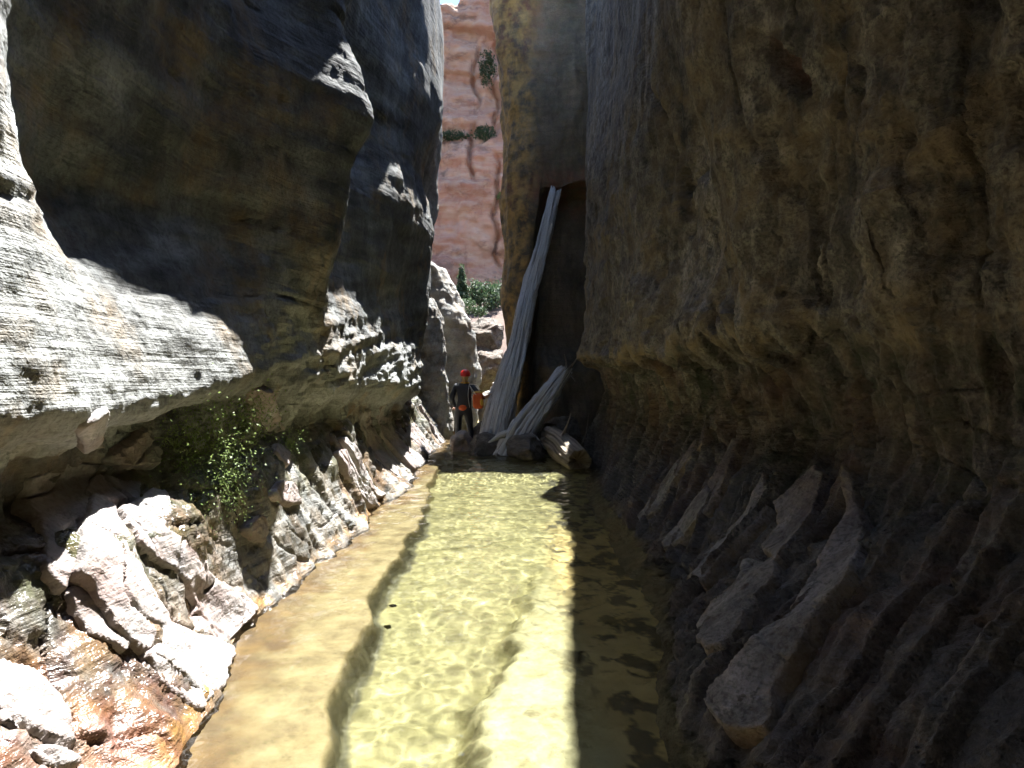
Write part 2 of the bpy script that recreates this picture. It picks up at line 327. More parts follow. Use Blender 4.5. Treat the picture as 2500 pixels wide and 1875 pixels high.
def right_disp(P, t):
    d = 0.10*fbm(P, 0.7, 3, 7.0)+0.035*fbm(P, 2.7, 4, 9.0)
    low = sstep(6.1, 5.5, t)*sstep(0.6, 1.2, t)
    q = np.stack([P[:, 0]*0.35, P[:, 1]-0.95*P[:, 2], P[:, 2]*0.25], 1)
    rb = ridge(q, (1.0, 1.55, 1.0), 4, 6.0)
    st = np.floor(fbm(q, (1.0, 2.2, 1.0), 3, 16.0)*5)/5
    h1, e1, r1 = flutes(right_q(P), 3.5, 6.0, .25); h2, e2, r2 = flutes(right_q(P), 8.0, 16.0, .25)
    nr = .65+.35*sstep(2.9, 4.3, P[:, 1]-.9*P[:, 2])
    d += low*(0.16*h1+0.055*h2-0.09)*nr+low*0.03*rb+low*(1-nr)*.09*fbm(P, (2.4, 2.4, 1.2), 4, 19.)
    ck2 = np.abs(perlin(P*np.array([1.2, 1.2, 3.2])+37.0)); d -= low*0.07*sstep(0.03, 0.0, ck2)
    up = sstep(5.8, 6.6, t)
    fl = ridge(np.stack([P[:, 0]*0.5, P[:, 1]+0.33*P[:, 2], P[:, 2]*0.16], 1), (1.0, 1.2, 1.0), 4, 1.0)
    d += up*(0.075*fl-0.02)*(1-.85*sstep(6.5, 9, P[:, 1]))
    fc = np.abs(perlin(np.stack([P[:, 0]*0.5, P[:, 1]*1.3+0.42*P[:, 2], P[:, 2]*0.3], 1)+45.0)); d -= up*0.09*sstep(0.03, 0.0, fc)
    fc2 = np.abs(perlin(np.stack([P[:, 0], P[:, 1]*1.1+0.5*P[:, 2], P[:, 2]*0.9], 1)*1.9+65.0)); d -= up*0.045*sstep(0.025, 0.0, fc2)*sstep(-.1, .2, fbm(P, .8, 2, 88.))
    d += up*0.028*(np.floor(fbm(np.stack([P[:, 0], P[:, 1]+0.33*P[:, 2], P[:, 2]*0.4], 1), 2.6, 3, 77.0)*4)/4)
    pt = fbm(P, (2.4, 2.4, 1.6), 3, 41.0)
    d -= 0.09*sstep(0.48, 0.6, pt)*up
    d -= up*.06*sstep(.42, .52, fbm(P, (6, 6, 5), 2, 43.))*sstep(0, .3, fbm(P, .9, 2, 44.))
    scab = sstep(4.6, 3.4, P[:, 1])*sstep(6.2, 6.7, t)
    d += scab*0.06*(np.floor(fbm(P, 3.2, 3, 51.0)*4)/4)
    d += 0.012*fbm(P, 11, 3, 2.0)
    return d*sstep(0.2, 0.9, t)*(1-.75*sstep(9.1, 9.9, t))

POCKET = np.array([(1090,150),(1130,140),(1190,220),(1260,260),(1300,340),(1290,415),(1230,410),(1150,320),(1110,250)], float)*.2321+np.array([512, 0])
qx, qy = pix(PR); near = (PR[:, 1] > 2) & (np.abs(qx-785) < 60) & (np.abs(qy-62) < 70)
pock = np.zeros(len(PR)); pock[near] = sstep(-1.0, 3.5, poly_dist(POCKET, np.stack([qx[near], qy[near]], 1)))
PLd = PL+flat(NL)*left_disp(PL, tl)[:, None]
PRd = PR+flat(NR)*(right_disp(PR, tr)*(1-.92*pock)-0.10*pock)[:, None]

def zones_left(P, t):
    n = fbm(P, 1.3, 3, 61.0); h1, e1, r1 = flutes(left_q(P), 2.3, 26.0)
    z = P[:, 2]
    return dict(overhang_shade=sstep(7.0, 7.7, t+.5*n+.25*fbm(P, (3, 3, .7), 3, 63.))*sstep(2.5, 3.3, P[:, 1]+.3*n), wet=sstep(4.6, 3.4, t)*(0.9+0.4*n), red=sstep(3.6, 2.2, P[:, 1]+0.6*n)*sstep(3.2, 1.5, t)*0.75+0.25*sstep(5.4, 4.2, t)*sstep(0.0, 0.4, n),
                tone=np.where(t < 4.8, -.3+.6*h1+.3*e1+.6*fbm(P, 2.5, 4, 301.)-.6*sstep(3.9, 2.9, P[:, 1]+.4*n), .28*fbm(bed(P, .13), (1, .5, 5.), 4, 303.)+.4*fbm(P, .9, 4, 304.)+.25*fbm(P, 7., 3, 306.)+.9*sstep(7, 7.6, t)*fbm(bed(P, .2), (1, .4, 4.), 5, 308., .65)),
                ochre=0.25*sstep(0.05, 0.45, n)+.18*sstep(4.6, 3.0, t)+0.5*sstep(0.08, 0.0, np.abs(z-0.03)), algae=sstep(4.6, 3.6, t)*sstep(2.2, 3.2, t)*0.8)
def zones_right(P, t, pock):
    pock = np.zeros(len(P)) if pock is None else pock
    n = fbm(P, 1.1, 3, 71.0); low = sstep(6.3, 5.4, t)
    h1, e1, r1 = flutes(right_q(P), 3.5, 6.0, .25); h2, e2, r2 = flutes(right_q(P), 8.0, 16.0, .25)
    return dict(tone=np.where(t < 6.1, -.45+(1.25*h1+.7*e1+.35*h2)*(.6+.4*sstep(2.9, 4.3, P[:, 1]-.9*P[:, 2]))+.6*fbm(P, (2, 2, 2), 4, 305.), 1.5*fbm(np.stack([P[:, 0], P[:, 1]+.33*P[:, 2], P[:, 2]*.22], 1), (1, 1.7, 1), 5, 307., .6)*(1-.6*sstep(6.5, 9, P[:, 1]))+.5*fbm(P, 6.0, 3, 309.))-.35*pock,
                wet=sstep(4.9, 1.6, t)*0.9, red=.8*pock+low*(0.35+0.9*n)*(.4+r1), ochre=low*e1*.8*sstep(2, 4, t)+(1-.6*low)*(0.4+0.5*n)+0.5*sstep(0.6, 0.0, np.abs(t-6.0)), algae=low*sstep(2.0, 4.0, t)*(0.55-0.8*n))

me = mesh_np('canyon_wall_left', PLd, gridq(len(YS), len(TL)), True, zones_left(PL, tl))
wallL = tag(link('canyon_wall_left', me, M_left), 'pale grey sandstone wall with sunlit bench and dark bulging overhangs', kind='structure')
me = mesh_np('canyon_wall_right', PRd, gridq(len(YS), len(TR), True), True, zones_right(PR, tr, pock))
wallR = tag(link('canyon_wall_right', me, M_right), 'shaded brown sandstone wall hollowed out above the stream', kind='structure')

zk_ = np.linspace(-.6, 10.5, 90); xk_ = np.linspace(-3.2, 3.2, 80)  # unseen wall added behind the camera to keep sky light out
Zk, Xk = np.meshgrid(zk_, xk_, indexing='ij'); PK = np.stack([Xk, -6.3+.3*np.sin(Zk*.8)+0*Xk, Zk], 2).reshape(-1, 3)
PK[:, 1] += .35*fbm(PK, .7, 4, 3.)
link('sky_blocker_back', mesh_np('sky_blocker_back', PK, gridq(90, 80), True, zones_right(PK, np.full(len(PK), 7.0), None)), M_right)['kind'] = 'structure'

# ------------------------------------------------------------------ rock plates that stand proud of the walls
class Surf:
    def __init__(s, G, N, t, P):
        s.G, s.N, s.t = P.reshape(G.shape), N, t
        s.px, s.py = pix(s.G); s.ok = (s.G[..., 1] > 1.9)
    def find(s, x, y):
        d2 = (s.px-x)**2+(s.py-y)**2
        d2 = np.where(s.ok, d2, 1e9)
        m = d2 < max(9.0, d2.min()*1.5+1)
        k = np.argmin(np.where(m, s.G[..., 1], 1e9)); return np.unravel_index(k, d2.shape)
    def at(s, i, j):
        i0 = np.clip(np.floor(i).astype(int), 0, s.G.shape[0]-2); j0 = np.clip(np.floor(j).astype(int), 0, s.G.shape[1]-2)
        fi = (i-i0)[..., None]; fj = (j-j0)[..., None]
        def bl(A): return (A[i0, j0]*(1-fi)*(1-fj)+A[i0+1, j0]*fi*(1-fj)+A[i0, j0+1]*(1-fi)*fj+A[i0+1, j0+1]*fi*fj)
        return bl(s.G), bl(s.N)
def blur(A, n):
    for _ in range(n):
        A = (A+np.roll(A, 1, 0)+np.roll(A, -1, 0))/3; A = (A+np.roll(A, 1, 1)+np.roll(A, -1, 1))/3
    return A
SL = Surf(GL, NL, TL, blur(PLd.reshape(GL.shape), 30)); SR = Surf(GR, NR, TR, blur(PRd.reshape(GR.shape), 30))
def plate(name, S, poly_px, th, mat, parent, z, seed=0, bev=0.015, res=0.012, flatten=0.0, grain=1.0):
    ij = np.array([S.find(x, y) for x, y in poly_px], float)
    lo = ij.min(0)-4; hi = ij.max(0)+4
    lo = np.maximum(lo, 0); hi = np.minimum(hi, np.array(S.G.shape[:2])-2)
    # metres per index step around the plate
    c = ij.mean(0); c = np.clip(c, 2, np.array(S.G.shape[:2])-4).astype(int)
    si = np.linalg.norm(S.G[c[0]+2, c[1]]-S.G[c[0]-2, c[1]])/4; sj = np.linalg.norm(S.G[c[0], c[1]+2]-S.G[c[0], c[1]-2])/4
    r = max(res, math.sqrt((hi[0]-lo[0])*si*(hi[1]-lo[1])*sj/16000.0))
    n = max(8, int((hi[0]-lo[0])*si/r)); m = max(8, int((hi[1]-lo[1])*sj/r))
    I, J = np.meshgrid(np.linspace(lo[0], hi[0], n), np.linspace(lo[1], hi[1], m), indexing='ij')
    Pt = np.stack([I.ravel()*si, J.ravel()*sj], 1)
    G, N = S.at(I, J); G = flat(G); N = flat(N)
    d0 = poly_dist(ij*np.array([si, sj]), Pt)
    if flatten:
        c0 = G[d0 > 0].mean(0); w_ = np.linalg.svd(G[d0 > 0]-c0, full_matrices=False)[2][2]
        off = (G-c0)@w_; G = G-flatten*off[:, None]*w_
        w_ = w_*np.sign((N.mean(0)@w_)); N = N*(1-flatten)+w_*flatten
    d = d0+0.022+0.02*fbm(G, 5.0, 4, seed*3.7)
    prof = np.clip(d/bev, -1, 1)
    hgt = np.where(prof > 0, np.clip(1-(1-prof)**2.5, 0, 1), prof*(1+.14/th))
    hgt = th*hgt*(0.75+0.5*fbm(G, 1.6, 2, seed)) + np.where(prof > 0, grain*(0.012*fbm(G, 6.0, 4, seed*1.3)+0.01*fbm(bed(G, 0.9), (1, 9, 2), 3, seed)), 0)
    hgt = hgt+np.where(prof > 0, grain*.022*np.floor(fbm(bed(G, .9), (1.2, 5., 1.6), 3, seed*.7)*3)/3-grain*.05*sstep(.03, .0, np.abs(perlin(G*2.3+seed))), 0)
    V = G+N*hgt[:, None]
    q = gridq(n, m, parent is wallR)
    keep = (d[q] > -bev).any(1)
    q = q[keep]
    if len(q) < 4: return None
    used, inv = np.unique(q, return_inverse=True)
    at = {k: np.full(len(used), v) if np.isscalar(v) else v[used] for k, v in z(V, d).items()}
    me = mesh_np(name, V[used], inv.reshape(-1, 4), True, at)
    return link(name, me, mat, parent)
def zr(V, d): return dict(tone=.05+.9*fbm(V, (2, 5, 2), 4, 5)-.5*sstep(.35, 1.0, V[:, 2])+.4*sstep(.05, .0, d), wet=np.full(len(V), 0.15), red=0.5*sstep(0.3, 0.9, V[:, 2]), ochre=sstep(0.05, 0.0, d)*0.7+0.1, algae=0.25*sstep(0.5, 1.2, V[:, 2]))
def zl(V, d): return dict(tone=.2+.6*fbm(V, 3.0, 3, 5), wet=np.full(len(V), 0.35), red=np.full(len(V), 0.28), ochre=np.full(len(V), 0.05), algae=np.zeros(len(V)))
def z4(p): return [(512+x*.2321, 383+y*.2321) for x, y in p]      # outlines noted down on an enlarged view
def z2(p): return [(512+x*.2321, y*.2321) for x, y in p]
def z3(p): return [(x*.2321, 383+y*.2321) for x, y in p]
RIBS = [
 [(855,1370),(960,1520),(1120,1510),(1130,1340),(1200,1270),(1330,1060),(1480,880),(1530,640),(1500,480),(1440,380),(1470,560),(1380,720),(1280,880),(1200,1000),(1080,1110),(950,1250)],
 [(810,1060),(860,1180),(920,1150),(1000,1050),(1160,850),(1150,790),(1020,790),(980,880),(880,960)],
 [(1100,720),(1150,800),(1230,700),(1310,600),(1360,420),(1330,380),(1230,450),(1150,520),(1170,620)],
 [(780,840),(830,880),(940,720),(1050,620),(1120,480),(1100,400),(1040,540),(900,690)],
 [(650,680),(670,720),(720,680),(840,560),(900,460),(990,260),(960,250),(890,420),(780,530)],
 [(540,580),(570,590),(680,460),(760,330),(880,150),(850,140),(700,360),(620,470)],
 [(440,490),(470,520),(560,440),(640,330),(720,190),(690,180),(600,310),(520,430)],
 [(355,420),(370,430),(430,350),(520,250),(580,130),(550,120),(470,250)],
]
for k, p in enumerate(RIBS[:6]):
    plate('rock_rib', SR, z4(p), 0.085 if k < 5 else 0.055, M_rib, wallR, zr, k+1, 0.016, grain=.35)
SLABS = [
 [(300,830),(350,640),(390,510),(440,500),(490,600),(590,740),(640,880),(720,1040),(990,1160),(940,1330),(900,1330),(640,1170),(470,1040),(400,900)],
 [(500,560),(640,470),(690,480),(770,590),(650,620),(760,650),(990,910),(1110,960),(990,1110),(860,1060),(840,960),(760,800),(600,700)],
 [(380,490),(420,410),(590,450),(570,500),(440,510)],
 [(150,400),(320,330),(430,350),(370,480),(330,600),(250,900),(200,800),(160,600)],
 [(440,330),(520,260),(620,200),(680,290),(660,350),(520,360)],
 [(340,190),(440,130),(440,270),(380,260)],
 [(640,1180),(800,1230),(900,1340),(860,1390),(700,1280)],
 [(0,1200),(120,1250),(260,1420),(330,1640),(200,1655),(60,1500),(0,1400)],
 [(300,900),(420,940),(560,1090),(530,1150),(400,1070)],
 [(1080,40),(1160,20),(1230,200),(1190,220),(1110,190)],
]
for k, p in enumerate(SLABS):
    plate('rock_slab', SL, z3(p), (0.05, 0.05, 0.05, 0.03, 0.06, 0.06, 0.03, 0.04, 0.03, 0.06)[k], M_slab, wallL, zl, k+60, 0.010, flatten=.35, grain=.8)
for k, p in enumerate([
 [(1450,300),(1500,400),(1600,530),(1640,530),(1540,400),(1490,290)],
 [(1470,240),(1560,400),(1640,490),(1660,470),(1570,350),(1500,230)],
 [(1560,130),(1600,280),(1730,400),(1720,360),(1640,240),(1600,120)],
 [(1640,110),(1680,260),(1790,370),(1860,350),(1740,240),(1690,170),(1670,90)],
 [(1760,190),(1820,290),(1890,310),(1840,240),(1790,170)],
 [(1820,80),(1880,200),(1950,270),(1955,220),(1890,130),(1850,70)],
 [(1160,480),(1290,515),(1270,440),(1190,430)],
 [(1060,640),(1130,680),(1160,600),(1110,580)],
 [(1180,300),(1230,360),(1250,310),(1200,270)]]):
    plate('rock_rib', SL, z3(p), 0.06, M_slab, wallL, zl, k+80, 0.018)

# ------------------------------------------------------------------ buttress that closes the right side of the gap
zs = np.linspace(-0.6, 10.3, 330)
us = np.linspace(0, 1, 260)
Zg, Ug = np.meshgrid(zs, us, indexing='ij')
xl = np.interp(zs, [-0.6, 1.5, 3, 5, 8, 9.4, 10.0, 10.6], [-.08, -.10, -.14, -.17, -.14, -.26, -.42, -.45])[:, None]
a = np.clip(Ug/0.45, 0, 1)
Xg = np.where(Ug < 0.2, xl+np.clip((.1-Ug)/.1, 0, 1)*3.0, xl+0.55*(1-np.cos(np.clip((Ug-0.2)/0.25, 0, 1)*np.pi/2))+np.clip((Ug-0.45)/0.55, 0, 1)*2.6)
Yg = np.where(Ug < 0.2, 15.8+np.clip((0.2-Ug)/0.1, 0, 1)*0.3+.5*np.clip((.1-Ug)/.1, 0, 1), 15.8-0.75*np.sin(np.clip((Ug-0.2)/0.25, 0, 1)*np.pi/2))
zt = 5.75+0.10*np.sin(Xg*5)
xr = np.interp(Zg, [0, 2.5, 4.5, 5.7], [0.12, 0.16, 0.40, 0.62])
rec = sstep(0.0, 0.35, Xg-xr)*sstep(0.12, -0.12, Zg-zt)
Yg = Yg+0.75*rec
shelf = sstep(2.4, 1.7, Zg)*sstep(0.3, 0.9, Xg)
Yg = Yg-0.5*shelf
GJ = np.stack([Xg, Yg, Zg], 2); PJ = flat(GJ); NJ = flat(gnormals(GJ))
if NJ[150*260+200, 1] > 0: NJ = -NJ
d = 0.13*fbm(PJ, (.8, .8, .45), 4, 3.0)+0.03*fbm(PJ, (3, 3, 2), 4)+0.04*ridge(PJ, (1.6, 1.6, .25), 3, 5)
nn = fbm(PJ, .8, 3, 81)
me = mesh_np('canyon_buttress', PJ+NJ*d[:, None], gridq(330, 260), True,
             dict(tone=.9*fbm(PJ, (1.5, 1.5, .5), 4, 9), wet=0.3*rec.ravel(), red=0.7*sstep(6.6, 5.7, PJ[:, 2])*sstep(5.0, 5.8, PJ[:, 2])+0.7*sstep(7.5, 10, PJ[:, 2])*sstep(1.2, .2, PJ[:, 0]), ochre=sstep(.75, .2, PJ[:, 0])*(1-rec.ravel()), algae=0.25+0*nn))  # ochre along the left edge is bounced light put into the colour
butt = tag(link('canyon_buttress', me, M_butt), 'tall brown rock buttress with left edge painted ochre for bounced light, behind the leaning logs', kind='structure')

# ------------------------------------------------------------------ stream bed
xs = np.linspace(-2.6, 2.6, 330); ysb = np.concatenate([np.linspace(-7, 1.9, 30), np.geomspace(2, 22, 420)])
Yb, Xb = np.meshgrid(ysb, xs, indexing='ij'); PB = np.stack([Xb, Yb, 0*Xb], 2).reshape(-1, 3)
x_, y_ = PB[:, 0], PB[:, 1]
wob = 0.08*fbm(PB, (1.7, 1.7, 1), 4, 91, .42)
xc = np.interp(y_, [-7, 2.57, 3.28, 4.83, 7.9, 9.5, 22], [-.6, -.72, -.86, -.94, -1.0, -1.15, -1.5])+wob
xsl = np.interp(y_, [-7, 2.57, 3.18, 4.18, 5.5, 8, 22], [-.25, -.185, -.16, -.03, .15, .5, .9])+wob*1.2
n1 = fbm(PB, 1.2, 4, 95); n2 = fbm(PB, 5, 4, 97)
shelf = sstep(0.03, -0.03, x_-xc); slab = sstep(-0.05, 0.10, x_-xsl+.04*n2)*sstep(6.5, 3.5, y_)
zb = -0.42+0.04*n1+0.01*n2
zb = zb*(1-shelf)+shelf*(-0.035-0.05*sstep(-1.3, -0.9, x_)*0.4+0.022*n1+0.012*n2-0.03*sstep(7.5, 9.5, y_))
zb = zb*(1-slab)+slab*(-0.17+0.035*n1+0.012*n2)
zb += sstep(0.3, 1.3, x_)*0.1*sstep(2, 4, y_)
zb = np.where(y_ > 15, zb+sstep(15, 19, y_)*0.7, zb)
zb += .21*sstep(8.8, 12.8, y_)
crack = sstep(0.07, 0.02, np.abs(x_-xc-0.03))*sstep(9, 7.5, y_)
xe = np.interp(y_, [2, 3.3, 4.4, 7.9, 11, 14.8], [-1.25, -1.5, -1.63, -1.58, -1.45, -1.28])
margin = sstep(.42, .1, x_-xe+.25*n1+.12*n2)
leaf = sstep(0.02, 0.22, .7*fbm(PB, (4.0, 3.0, 1), 5, 99, .65)+0.35*n2+.35*(x_-.75))*sstep(0.1, 0.5, x_)
leaf = np.maximum(leaf, sstep(.035, .012, np.abs(perlin(PB*np.array([2.6, 2.0, 1])+55.)))*sstep(.05, .3, x_)*sstep(-.1, .2, n1))
me = mesh_np('streambed', np.stack([x_, y_, zb], 1), gridq(len(ysb), len(xs), True), True, dict(shelf=shelf, slab=slab, crack=crack, margin=margin, sand_bounce=sstep(.25, .5, x_+.15*n1)*sstep(8.5, 6, y_), leaf=np.clip(leaf, 0, 1)))
k = NT('streambed')
c = k.ramp(k.noise(2.2, 6, 0.6), [(0.3, (0.122, 0.107, 0.040)), (0.55, (0.203, 0.179, 0.077)), (0.75, (0.261, 0.227, 0.107))])
c = k.mix(k.attr('shelf'), c, k.ramp(k.noise(5.0, 8, 0.72), [(0.3, (0.107, 0.071, 0.029)), (0.5, (0.217, 0.163, 0.077)), (0.7, (0.294, 0.233, 0.124))]))
c = k.mix(k.math('MULTIPLY', k.attr('slab'), .8), c, k.ramp(k.noise(4.0, 7, 0.7), [(0.3, (0.191, 0.156, 0.070)), (0.5, (0.350, 0.319, 0.183)), (0.7, (0.394, 0.370, 0.232))]))
c = k.mix(k.math('MULTIPLY', k.attr('sand_bounce'), 0.9), c, k.ramp(k.noise(3.0, 5, 0.6), [(0.35, (0.278, 0.200, 0.075)), (0.65, (0.455, 0.334, 0.137))]))  # warm sand, brightened to stand in for bounced light in the shade
c = k.mix(k.math('MULTIPLY', k.attr('margin'), 0.85), c, k.ramp(k.noise(6, 4, .6), [(.35, (0.063, 0.028, 0.010)), (.65, (0.166, 0.092, 0.029))]))
c = k.mix(k.math('MULTIPLY', k.attr('crack'), 0.85), c, (0.032, 0.028, 0.012))
c = k.mix(k.math('MULTIPLY', k.attr('leaf'), 0.9), c, (0.021, 0.017, 0.007))
c = k.mix(k.ramp(k.noise(9.0, 6, 0.7), [(0.30, 0.6), (0.42, 0.0)]), c, (0.076, 0.055, 0.019))
M_bed = k.set(c, 0.75, k.bump(k.noise(18, 6, 0.65), 0.4, 0.02))
bedo = tag(link('streambed', me, M_bed), 'sandy olive stream bed with pale rock shelves', kind='structure')

# ------------------------------------------------------------------ water
xw = np.linspace(-2.3, 2.2, 360); yw = np.concatenate([np.linspace(-7, 1.95, 30), np.geomspace(2.0, 17.5, 900)])
Yw, Xw = np.meshgrid(yw, xw, indexing='ij'); PW = np.stack([Xw, Yw, 0*Xw], 2).reshape(-1, 3)
zw = 0.0085*fbm(PW, (4.4, 3.6, 1), 2, 111, 0.4)+0.0019*fbm(PW, (11, 9, 1), 2, 117, 0.4)
zw += 0.012*fbm(PW, (5, 4, 1), 3, 121)*sstep(9.0, 11.5, PW[:, 1])+.21*sstep(8.8, 12.8, PW[:, 1])
me = mesh_np('water', np.stack([PW[:, 0], PW[:, 1], zw], 1), gridq(len(yw), len(xw), True))
k = NT('water')
g = k.n('ShaderNodeBsdfRefraction'); 
k.b.inputs['Base Color'].default_value = (0.90, 0.96, 0.88, 1)
k.b.inputs['Transmission Weight'].default_value = 1.0; k.b.inputs['IOR'].default_value = 1.33; k.b.inputs['Roughness'].default_value = 0.0
water = tag(link('water', me, k.m), 'clear shallow stream with rippled surface', kind='structure')
try:
    water.cycles.is_caustics_caster = True; bedo.cycles.is_caustics_receiver = True; sl.cycles.is_caustics_light = True
    print('caustics set')
except Exception as e:
    print('no caustics', e)

# ------------------------------------------------------------------ ground beyond and the far cliff
xg = np.linspace(-90, 90, 121); yg = np.linspace(-60, 140, 121)
Yq, Xq = np.meshgrid(yg, xg, indexing='ij'); P0 = np.stack([Xq, Yq, 0*Xq], 2).reshape(-1, 3)
zg = -0.75+sstep(27, 46, P0[:, 1])*7.6+0.5*fbm(P0, 0.12, 3, 5)*sstep(16, 30, P0[:, 1])
k = NT('red_ground')
M_ground = k.set(k.ramp(k.noise(0.6, 6, 0.6), [(0.3, (0.05, 0.032, 0.024)), (0.6, (0.095, 0.055, 0.038)), (0.8, (0.13, 0.08, 0.055))]), 0.9, k.bump(k.noise(3, 5, 0.6), 0.6, 0.1))
tag(link('ground', mesh_np('ground', np.stack([P0[:, 0], P0[:, 1], zg], 1), gridq(121, 121, True)), M_ground), kind='structure')

zc = np.linspace(-2, 50, 420); xc_ = np.linspace(-32, 24, 360)
Zc, Xc = np.meshgrid(zc, xc_, indexing='ij')
Pc = np.stack([Xc, 0*Xc, Zc], 2).reshape(-1, 3)
yb = 62+0.10*Pc[:, 2]+2.2*fbm(Pc, (.10, 1, .06), 3, 3.0)
# ledges, bedding, vertical joints
led = fbm(Pc*np.array([.15, 1, 1]), (1, 1, .35), 3, 9.0)
yb += 0.9*led
yb += 0.22*fbm(bed(Pc, 0)*np.array([1, 0, 1])+np.stack([0*Xc, 0*Xc, .18*Xc+.5*np.sin(Xc*.35)], 2).reshape(-1, 3), (.25, 1, .9), 4, 13.0)+0.25*fbm(Pc, (1.0, 1, 1.0), 4, 15.0)
jt = ridge(Pc, (.22, 1, .03), 3, 23.0); yb += 0.35*sstep(1.0, 1.5, jt)
for cx_, cz_, r_ in ((-5.5, 27.5, 5.0), (-5.0, 31.5, 5.5)):      # blind arches
    rr = np.hypot(Pc[:, 0]-cx_, (Pc[:, 2]-cz_)*1.1); yb += 0.9*sstep(r_+.2, r_-.2, rr)
yb += 1.6*sstep(1.2, 0.2, np.abs(Pc[:, 2]-9.6-0.15*Pc[:, 0]))                    # deep undercut above the trees
for cx_ in (-3.4, -1.5): yb += 0.8*sstep(.30, .05, np.abs(Pc[:, 0]-cx_-.8*fbm(Pc, (0, 0, .3), 3, cx_)))*sstep(-.1, .3, fbm(Pc, (.1, 0, .14), 2, cx_+5))
top = 38.6+.7*fbm(Pc, (.5, 1, .0), 3, 33)+sstep(-5.5, -4, Pc[:, 0])*3
yb += sstep(0, 2.0, Pc[:, 2]-top)*25; zz = np.minimum(Pc[:, 2], top+0.6)
YB = yb.reshape(420, 360)
def cliff(x, z): return (x, YB[np.argmin(np.abs(zc-z)), np.argmin(np.abs(xc_-x))]-.25, z)
k = NT('far_cliff')
c = k.ramp(k.noise(0.22, 6, 0.62), [(0.3, (0.29, 0.135, 0.095)), (0.5, (0.42, 0.22, 0.155)), (0.68, (0.47, 0.295, 0.22))])
c = k.mix(k.ramp(k.noise(1.2, 6, 0.65, k.mapped((0.25, 1, 1.6), (0, 0.1, 0))), [(0.42, 0.0), (0.68, 0.75)]), c, (0.50, 0.36, 0.27))
c = k.mix(k.ramp(k.noise(1.0, 5, 0.7, k.mapped((0.8, 1, 0.14))), [(0.56, 0.0), (0.72, 0.6)]), c, (0.13, 0.075, 0.065))
c = k.mix(k.ramp(k.noise(0.5, 6, 0.7, k.mapped((0.5, 1, 1.3))), [(0.55, 0.0), (0.66, 0.7)]), c, (0.16, 0.10, 0.085))
M_cliff = k.set(c, 0.9, k.bump(k.noise(2.5, 7, 0.7), 0.8, 0.25))
tag(link('far_cliff', mesh_np('far_cliff', np.stack([Pc[:, 0], yb, zz], 1), gridq(420, 360)), M_cliff), 'tall red sandstone cliff seen through the gap', kind='structure')

# ------------------------------------------------------------------ boulders and fins at the far bend
def zone0(P, wet=0.0, red=0.0, och=0.0, alg=0.0): return dict(tone=.8*fbm(P, (1.5, 1.5, 4), 3, 5), wet=np.full(len(P), wet), red=np.full(len(P), red), ochre=np.full(len(P), och), algae=np.full(len(P), alg))
def ico(sub):
    bm = bmesh.new(); bmesh.ops.create_icosphere(bm, subdivisions=sub, radius=1.0)
    V = np.array([v.co[:] for v in bm.verts]); T = np.array([[v.index for v in f.verts] for f in bm.faces]); bm.free(); return V, T
IV, IT = ico(5)
def boulder(name, loc, size, rot, mat, seed, label, group=None, rough=0.22, wet=0.2, red=0.1, och=0.2, cuts=7):
    V = IV.copy(); r = np.random.RandomState(seed)
    for _ in range(cuts):                                  # flat broken faces
        n = r.normal(size=3); n /= np.linalg.norm(n); h = r.uniform(.55, .85)
        dd = V@n-h; V = V-np.where(dd > 0, dd*0.92, 0)[:, None]*n
    n0 = IV
    V = V+n0*(rough*0.6*fbm(IV, 1.3, 4, seed*2.1)+rough*0.25*fbm(IV*np.array([1, 1, 3.5]), 2.5, 4, seed))[:, None]
    V = V*np.array(size)
    R = np.array(Matrix.Rotation(rot, 3, 'Z')@Matrix.Rotation(r.uniform(-.3, .3), 3, 'X')); V = V@R.T
    o = link(name, mesh_np(name, V, IT, True, zone0(V, wet, red, och)), mat); o.location = loc
    return tag(o, label, 'boulder', group)
def fin(name, prof, xleft, yc, dep, mat, label, seed, red=0.0, och=0.2):
    """standing rock fin: cross sections between xleft and a right hand edge that changes with height"""
    zk = [p[0] for p in prof]; zz = np.linspace(zk[0], zk[-1], 150); xr_ = np.interp(zz, zk, [p[1] for p in prof])
    for _ in range(4): xr_[1:-1] = (xr_[:-2]+xr_[1:-1]+xr_[2:])/3
    th = np.linspace(-math.pi, math.pi, 121)
    c, s_ = np.cos(th), np.sin(th); c = np.sign(c)*np.abs(c)**.7; s_ = np.sign(s_)*np.abs(s_)**.8
    shrink = np.sqrt(np.clip((zz[-1]-zz)/0.5, 0.02, 1))[:, None]
    X = (xr_[:, None]+xleft)/2+(xr_[:, None]-xleft)/2*c[None]*np.minimum(1, .35+.65*shrink)
    Y = yc+dep*s_[None]*shrink+0*X; Z = zz[:, None]+0*X
    G = np.stack([X, Y, Z], 2); P = flat(G); N = gnormals(G); N = flat(N)
    if N[75*121+60, 0] > 0 : N = -N
    d = .10*fbm(P, 1.1, 4, seed)+.05*ridge(P, (2.5, 2.5, 1.0), 4, seed+3)+.03*np.floor(fbm(P, 2.2, 3, seed+7)*4)/4
    return tag(link(name, mesh_np(name, P+N*d[:, None], gridq(150, 121), True, zone0(P, 0.05, red, och)), mat), label, 'rock')
fin('rock_fin', [(-.4, -.95), (1.2, -.80), (1.8, -.74), (2.7, -.92), (3.65, -1.27), (4.45, -1.75), (4.85, -2.05)], -3.4, 17.3, .8, M_left,
    'tall sunlit grey rock fin beyond the left wall, above the red helmet', 3)
fin('rock_fin', [(-.4, -1.25), (1.0, -1.35), (2.0, -1.45), (2.9, -1.52), (3.5, -1.62)], -2.3, 15.6, .4, M_left,
    'narrow upright grey rock blade between dark left wall and the larger sunlit fin', 5)
